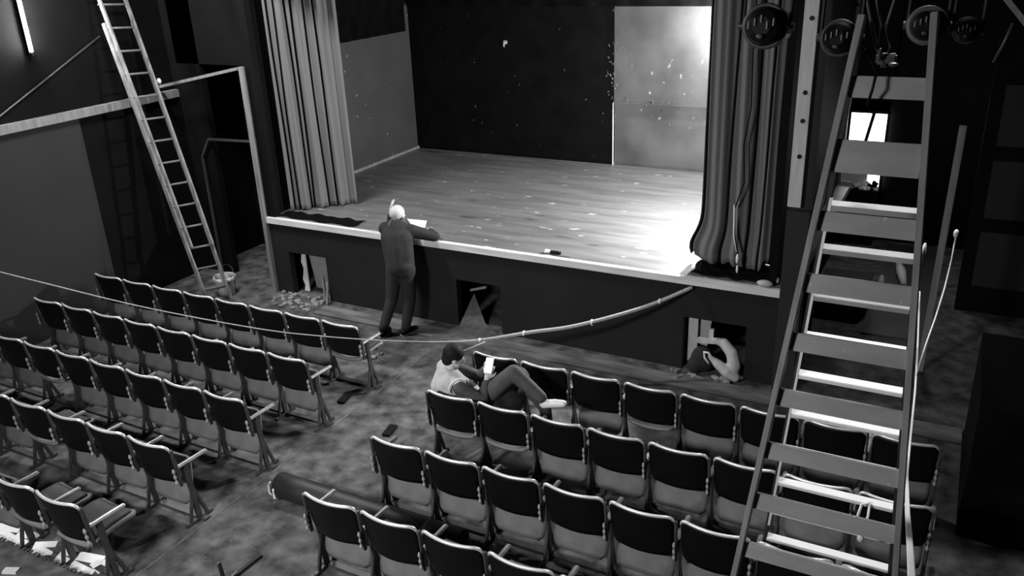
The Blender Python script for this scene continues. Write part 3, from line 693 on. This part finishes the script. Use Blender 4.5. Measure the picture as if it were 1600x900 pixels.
# ------------------------------------------------------------------ people
def hand(b, wrist, d, nrm, side, curl=.5, sc=1.0, spread=.08):
    """wrist point, d direction of the hand, nrm palm normal, side = thumb side sign"""
    d = Vector(d).normalized(); nrm = Vector(nrm); nrm = (nrm-d*nrm.dot(d)).normalized(); x = d.cross(nrm)*side
    w = Vector(wrist)
    b.cap(w, w+d*.03*sc, .022*sc, .026*sc, 10)
    for k in range(4):
        b.cap(w+d*.02*sc+x*(.018-.012*k)*sc, w+d*.085*sc+x*(.03-.02*k)*sc, .014*sc, .012*sc, 8)
    for k in range(4):
        L = [.072, .082, .076, .060][k]*sc
        p = w+d*.088*sc+x*(.031-.0205*k)*sc; dd = (d+x*(spread*(1.5-k))).normalized(); c = curl
        for s_, ln in enumerate((.45, .32, .23)):
            dd2 = (dd*math.cos(c*(s_+.5))+nrm*math.sin(c*(s_+.5)))
            q = p+dd2*L*ln; b.cap(p, q, (.0095-.001*s_)*sc, (.009-.001*s_)*sc, 8); p = q
    p = w+d*.03*sc+x*.026*sc; q = p+(d*.6+x*.75+nrm*.25).normalized()*.038*sc; b.cap(p, q, .014*sc, .011*sc, 8)
    r = q+(d*.85+x*.3+nrm*.35).normalized()*.032*sc; b.cap(q, r, .010*sc, .008*sc, 8)
def head(b, c, face, upv, s=1.0):
    """skull, jaw, nose, brow, ears, lips; face = forward direction"""
    f = Vector(face).normalized(); u = Vector(upv); u = (u-f*u.dot(f)).normalized(); r = f.cross(u)
    m = Matrix((r, f, u)).transposed(); c = Vector(c); P = lambda x, y, z: c+(r*x+f*y+u*z)*s
    b.ball(P(0, -.012, .028), (.076*s, .094*s, .086*s), 20, m); b.ball(P(0, .03, -.035), (.056*s, .06*s, .07*s), 16, m)
    b.cap(P(0, .055, -.085), P(0, .06, -.08), .026*s, .026*s); b.cap(P(-.035, .0, -.06), P(.0, .05, -.085), .026*s, .022*s); b.cap(P(.035, .0, -.06), P(.0, .05, -.085), .026*s, .022*s)
    b.cap(P(0, .088, .015), P(0, .108, -.022), .009*s, .014*s); b.cap(P(-.012, .095, -.026), P(.012, .095, -.026), .009*s, .009*s)
    b.cap(P(-.045, .070, .026), P(.045, .070, .026), .012*s, .012*s); b.cap(P(-.02, .086, -.052), P(.02, .086, -.052), .008*s, .008*s)
    for sx in (-1, 1):
        b.ball(P(sx*.032, .073, .010), (.013*s, .012*s, .009*s), 10, m); b.ball(P(sx*.076, -.005, .0), (.010*s, .02*s, .032*s), 10, m)
    return P

# ---- standing person, leaning on the stage
t = empty('person', (-4.73, -.5, 0)); tag(t, 'bald person in dark clothes standing at the stage front, leaning on its edge', 'person')
o0 = Vector((-4.73, -.5, 0)); V = lambda x, y, z: Vector((x, y, z))-o0
hipL, hipR = V(-4.76, -.44, .88), V(-4.58, -.42, .88)
knL, knR = V(-4.80, -.50, .47), V(-4.58, -.42, .47); anL, anR = V(-4.86, -.66, .09), V(-4.62, -.50, .09)
chest = V(-4.74, -.32, 1.22); pel = V(-4.67, -.43, .95); neck = V(-4.80, -.20, 1.38)
shL, shR = V(-4.99, -.24, 1.31), V(-4.62, -.20, 1.31)
elL, elR = V(-5.12, .06, 1.205), V(-4.40, -.00, 1.20); wrL, wrR = V(-5.07, .02, 1.46), V(-4.63, .22, 1.185)
hc = V(-4.86, -.14, 1.47)
b = MB()
P = head(b, hc, (-.1, .85, -.5), (.0, .45, 1), 1.2)
b.cap(neck-Vector((0, 0, .03)), hc-Vector((0, .01, .04)), .055, .052)
b.limb([pel, chest, neck-Vector((0, 0, .05))], [.125, .135, .09])
b.cap(shL+(chest-shL)*.4, shR+(chest-shR)*.4, .06, .06)
b.limb([shL, elL, wrL], [.045, .04, .026]); b.limb([shR, elR, wrR], [.05, .04, .026])
b.limb([hipL, knL, anL], [.085, .055, .04]); b.limb([hipR, knR, anR], [.085, .055, .04])
hand(b, wrL, (.25, -.05, 1), (.6, .5, 0), 1, .35); hand(b, wrR, (-.9, .35, -.05), (0, 0, -1), -1, .3)
b.build('body', M_['skin'], t, remesh=.0065, smoothit=2)
b = MB()
b.limb([pel-Vector((0, 0, .05)), (pel+chest)/2, chest, (chest+neck)/2, neck-Vector((0, .0, .03))], [.155, .16, .165, .15, .10], 18)
b.cap(pel+Vector((-.08, 0, -.10)), chest+Vector((-.12, 0, .02)), .12, .13); b.cap(pel+Vector((.08, 0, -.10)), chest+Vector((.06, 0, .02)), .12, .13)
b.cap(shL, shR, .092, .092); b.limb([shL, elL, elL.lerp(wrL, .7)], [.09, .07, .05]); b.limb([shR, elR, elR.lerp(wrR, .8)], [.09, .066, .048])
b.build('jacket', M_['jacket'], t, remesh=.012, smoothit=4)
b = MB(); pts = [neck+Vector((-.02+.088*math.cos(a), -.02+.08*math.sin(a), .02+.035*math.sin(a))) for a in [2*PI*i/20 for i in range(21)]]; b.tube(pts, .032, 8); b.build('collar', M_['trousers_grey'], t, smooth=True)
b = MB(); b.cap(pel+Vector((-.07, 0, -.05)), pel+Vector((.07, 0, -.05)), .125, .125)
b.limb([hipL, knL, anL+Vector((0, 0, .02))], [.112, .078, .062]); b.limb([hipR, knR, anR+Vector((0, 0, .02))], [.112, .078, .062]); b.build('trousers', M_['trousers'], t, remesh=.011, smoothit=3)
for an, dd in ((anL, Vector((-.15, .9, 0))), (anR, Vector((.25, .9, 0)))):
    dd.normalize(); h = an.copy(); h.z = .045
    b = MB(); b.cap(h-dd*.05, h+dd*.06, .042, .045); b.cap(h+dd*.06, h+dd*.15-Vector((0, 0, .01)), .044, .034); b.build('shoe', M_['black'], t, remesh=.009, smoothit=3)
    b = MB(); b.box(h-Vector((0, 0, .037))+dd*.05, (.088, .27, .016), Matrix.Rotation(math.atan2(dd.y, dd.x)-PI/2, 3, 'Z'), bevel=.006); b.build('sole', M_['grey_lt'], t)

# ---- seated person
o0 = Vector((-2.45, -2.5, 0)); V = lambda x, y, z: Vector((x, y, z))-o0
t = empty('person', o0); tag(t, 'dark-haired person in pale grey vest slouched on a seat, looking at a phone', 'person')
hipL, hipR = V(-2.42, -2.36, .54), V(-2.40, -2.50, .54)
pel = V(-2.50, -2.46, .55); chest = V(-2.62, -2.60, .76); neck = V(-2.63, -2.58, .92)
shL, shR = V(-2.74, -2.46, .88), V(-2.47, -2.68, .83)
knR, anR = V(-2.02, -2.42, .93), V(-1.70, -2.44, .71); knL, anL = V(-2.06, -2.22, .80), V(-1.86, -2.10, .42)
hc = V(-2.60, -2.53, 1.03)
elR, wrR = V(-2.26, -2.60, .67), V(-2.29, -2.46, .82); elL, wrL = V(-2.50, -2.24, .70), V(-2.37, -2.33, .86)
b = MB(); P = head(b, hc, (.72, .66, -.42), (.3, .1, 1), 1.06)
b.cap(neck-Vector((0, 0, .04)), hc+Vector((-.02, 0, -.03)), .052, .05)
b.limb([pel, chest, neck-Vector((0, 0, .06))], [.12, .125, .08]); b.cap(shL, shR, .06, .06)
b.limb([shR, elR, wrR], [.048, .038, .025]); b.limb([shL, elL, wrL], [.048, .038, .025])
b.limb([hipL, knL, anL, anL+Vector((.02, .02, -.32))], [.08, .052, .042, .036]); b.limb([hipR, knR, anR], [.08, .052, .036])
hand(b, wrR, (.25, .25, 1), (-.3, .9, .2), -1, .75, 1.0); hand(b, wrL, (.55, -.35, .8), (.2, -.9, 0), 1, .75, 1.0)
b.build('body', M_['skin'], t, remesh=.0065, smoothit=2)
b = MB(); f_ = Vector((.72, .66, -.42)).normalized(); u_ = Vector((.3, 0, 1)); u_ = (u_-f_*u_.dot(f_)).normalized(); m = Matrix((f_.cross(u_), f_, u_)).transposed()
b.ball(hc+u_*.045-f_*.02, (.094, .104, .086), 20, m); b.ball(hc-f_*.05-u_*.015, (.084, .062, .088), 16, m); b.build('hair', M_['hair'], t, remesh=.01, smoothit=2)
b = MB(); b.limb([pel+Vector((0, 0, .02)), chest, (chest+neck)/2], [.150, .150, .10], 18)
b.cap(chest+Vector((.02, -.06, -.05)), shR+Vector((-.05, .03, -.01)), .10, .080); b.cap(chest+Vector((-.12, .02, -.05)), shL+Vector((.02, -.03, 0)), .10, .080); b.cap(chest+Vector((-.10, .0, -.06)), shR+Vector((-.12, .02, -.02)), .10, .09); b.cap(shL+Vector((0, -.04, .0)), shR+Vector((0, .04, .0)), .075, .075)
b.cap(neck+Vector((-.03, -.03, -.05)), neck+Vector((-.03, .03, -.05)), .07, .07)
b.build('vest', M_['vest'], t, remesh=.011, smoothit=3)
b = MB(); c_ = shR+Vector((.0, -.015, -.01)); n_ = Vector((.75, -.55, -.2)).normalized(); e1 = n_.orthogonal().normalized(); e2 = n_.cross(e1); b.tube([c_+e1*.088*math.cos(a)+e2*.088*math.sin(a) for a in [2*PI*i/24 for i in range(25)]], .008, 6); b.build('piping', M_['white'], t, smooth=True)
b = MB(); b.limb([shR+Vector((.02, -.01, -.02)), elR, elR.lerp(wrR, .8)], [.073, .056, .042]); b.limb([shL, elL, elL.lerp(wrL, .8)], [.07, .056, .042]); b.build('sleeves', M_['trousers_grey'], t, remesh=.011, smoothit=3)
b = MB(); b.cap(hipL-Vector((.05, 0, 0)), hipR-Vector((.05, 0, 0)), .12, .12); b.limb([hipR, knR, anR-Vector((.03, 0, -.03))], [.105, .078, .06]); b.limb([hipL, knL, anL, anL+Vector((.02, .02, -.28))], [.105, .078, .062, .058]); b.build('trousers', M_['trousers_grey'], t, remesh=.011, smoothit=3)
b = MB(); a = anR; d = Vector((.95, .12, .12)).normalized()
b.cap(a+Vector((-.0, 0, -.03)), a+Vector((-.03, 0, .03)), .042, .040); b.cap(a+Vector((.0, 0, -.03)), a+d*.10+Vector((0, 0, -.02)), .042, .040); b.cap(a+d*.10+Vector((0, 0, -.02)), a+d*.19+Vector((0, 0, -.02)), .042, .034)
b.build('shoe', M_['white'], t, remesh=.008, smoothit=3)
b = MB(); a = anL+Vector((.02, .02, -.36)); a.z = .05; b.cap(a, a+Vector((.15, .03, -.01)), .045, .036); b.build('shoe', M_['white'], t, remesh=.008, smoothit=3)
ph = on(764, 571, 1, -2.42)
t = empty('phone', ph); tag(t, 'bright white phone held up by the seated person', 'phone')
t.rotation_euler = (ray_dir(764, 571)*-1+Vector((-.3, 0, .3))).to_track_quat('Z', 'Y').to_euler()
b = MB(); b.box((0, 0, 0), (.078, .155, .009), bevel=.003); b.build('case', M_['white'], t)
b = MB(); b.box((0, 0, .0052), (.070, .142, .001)); b.build('screen', M_['screen'], t)
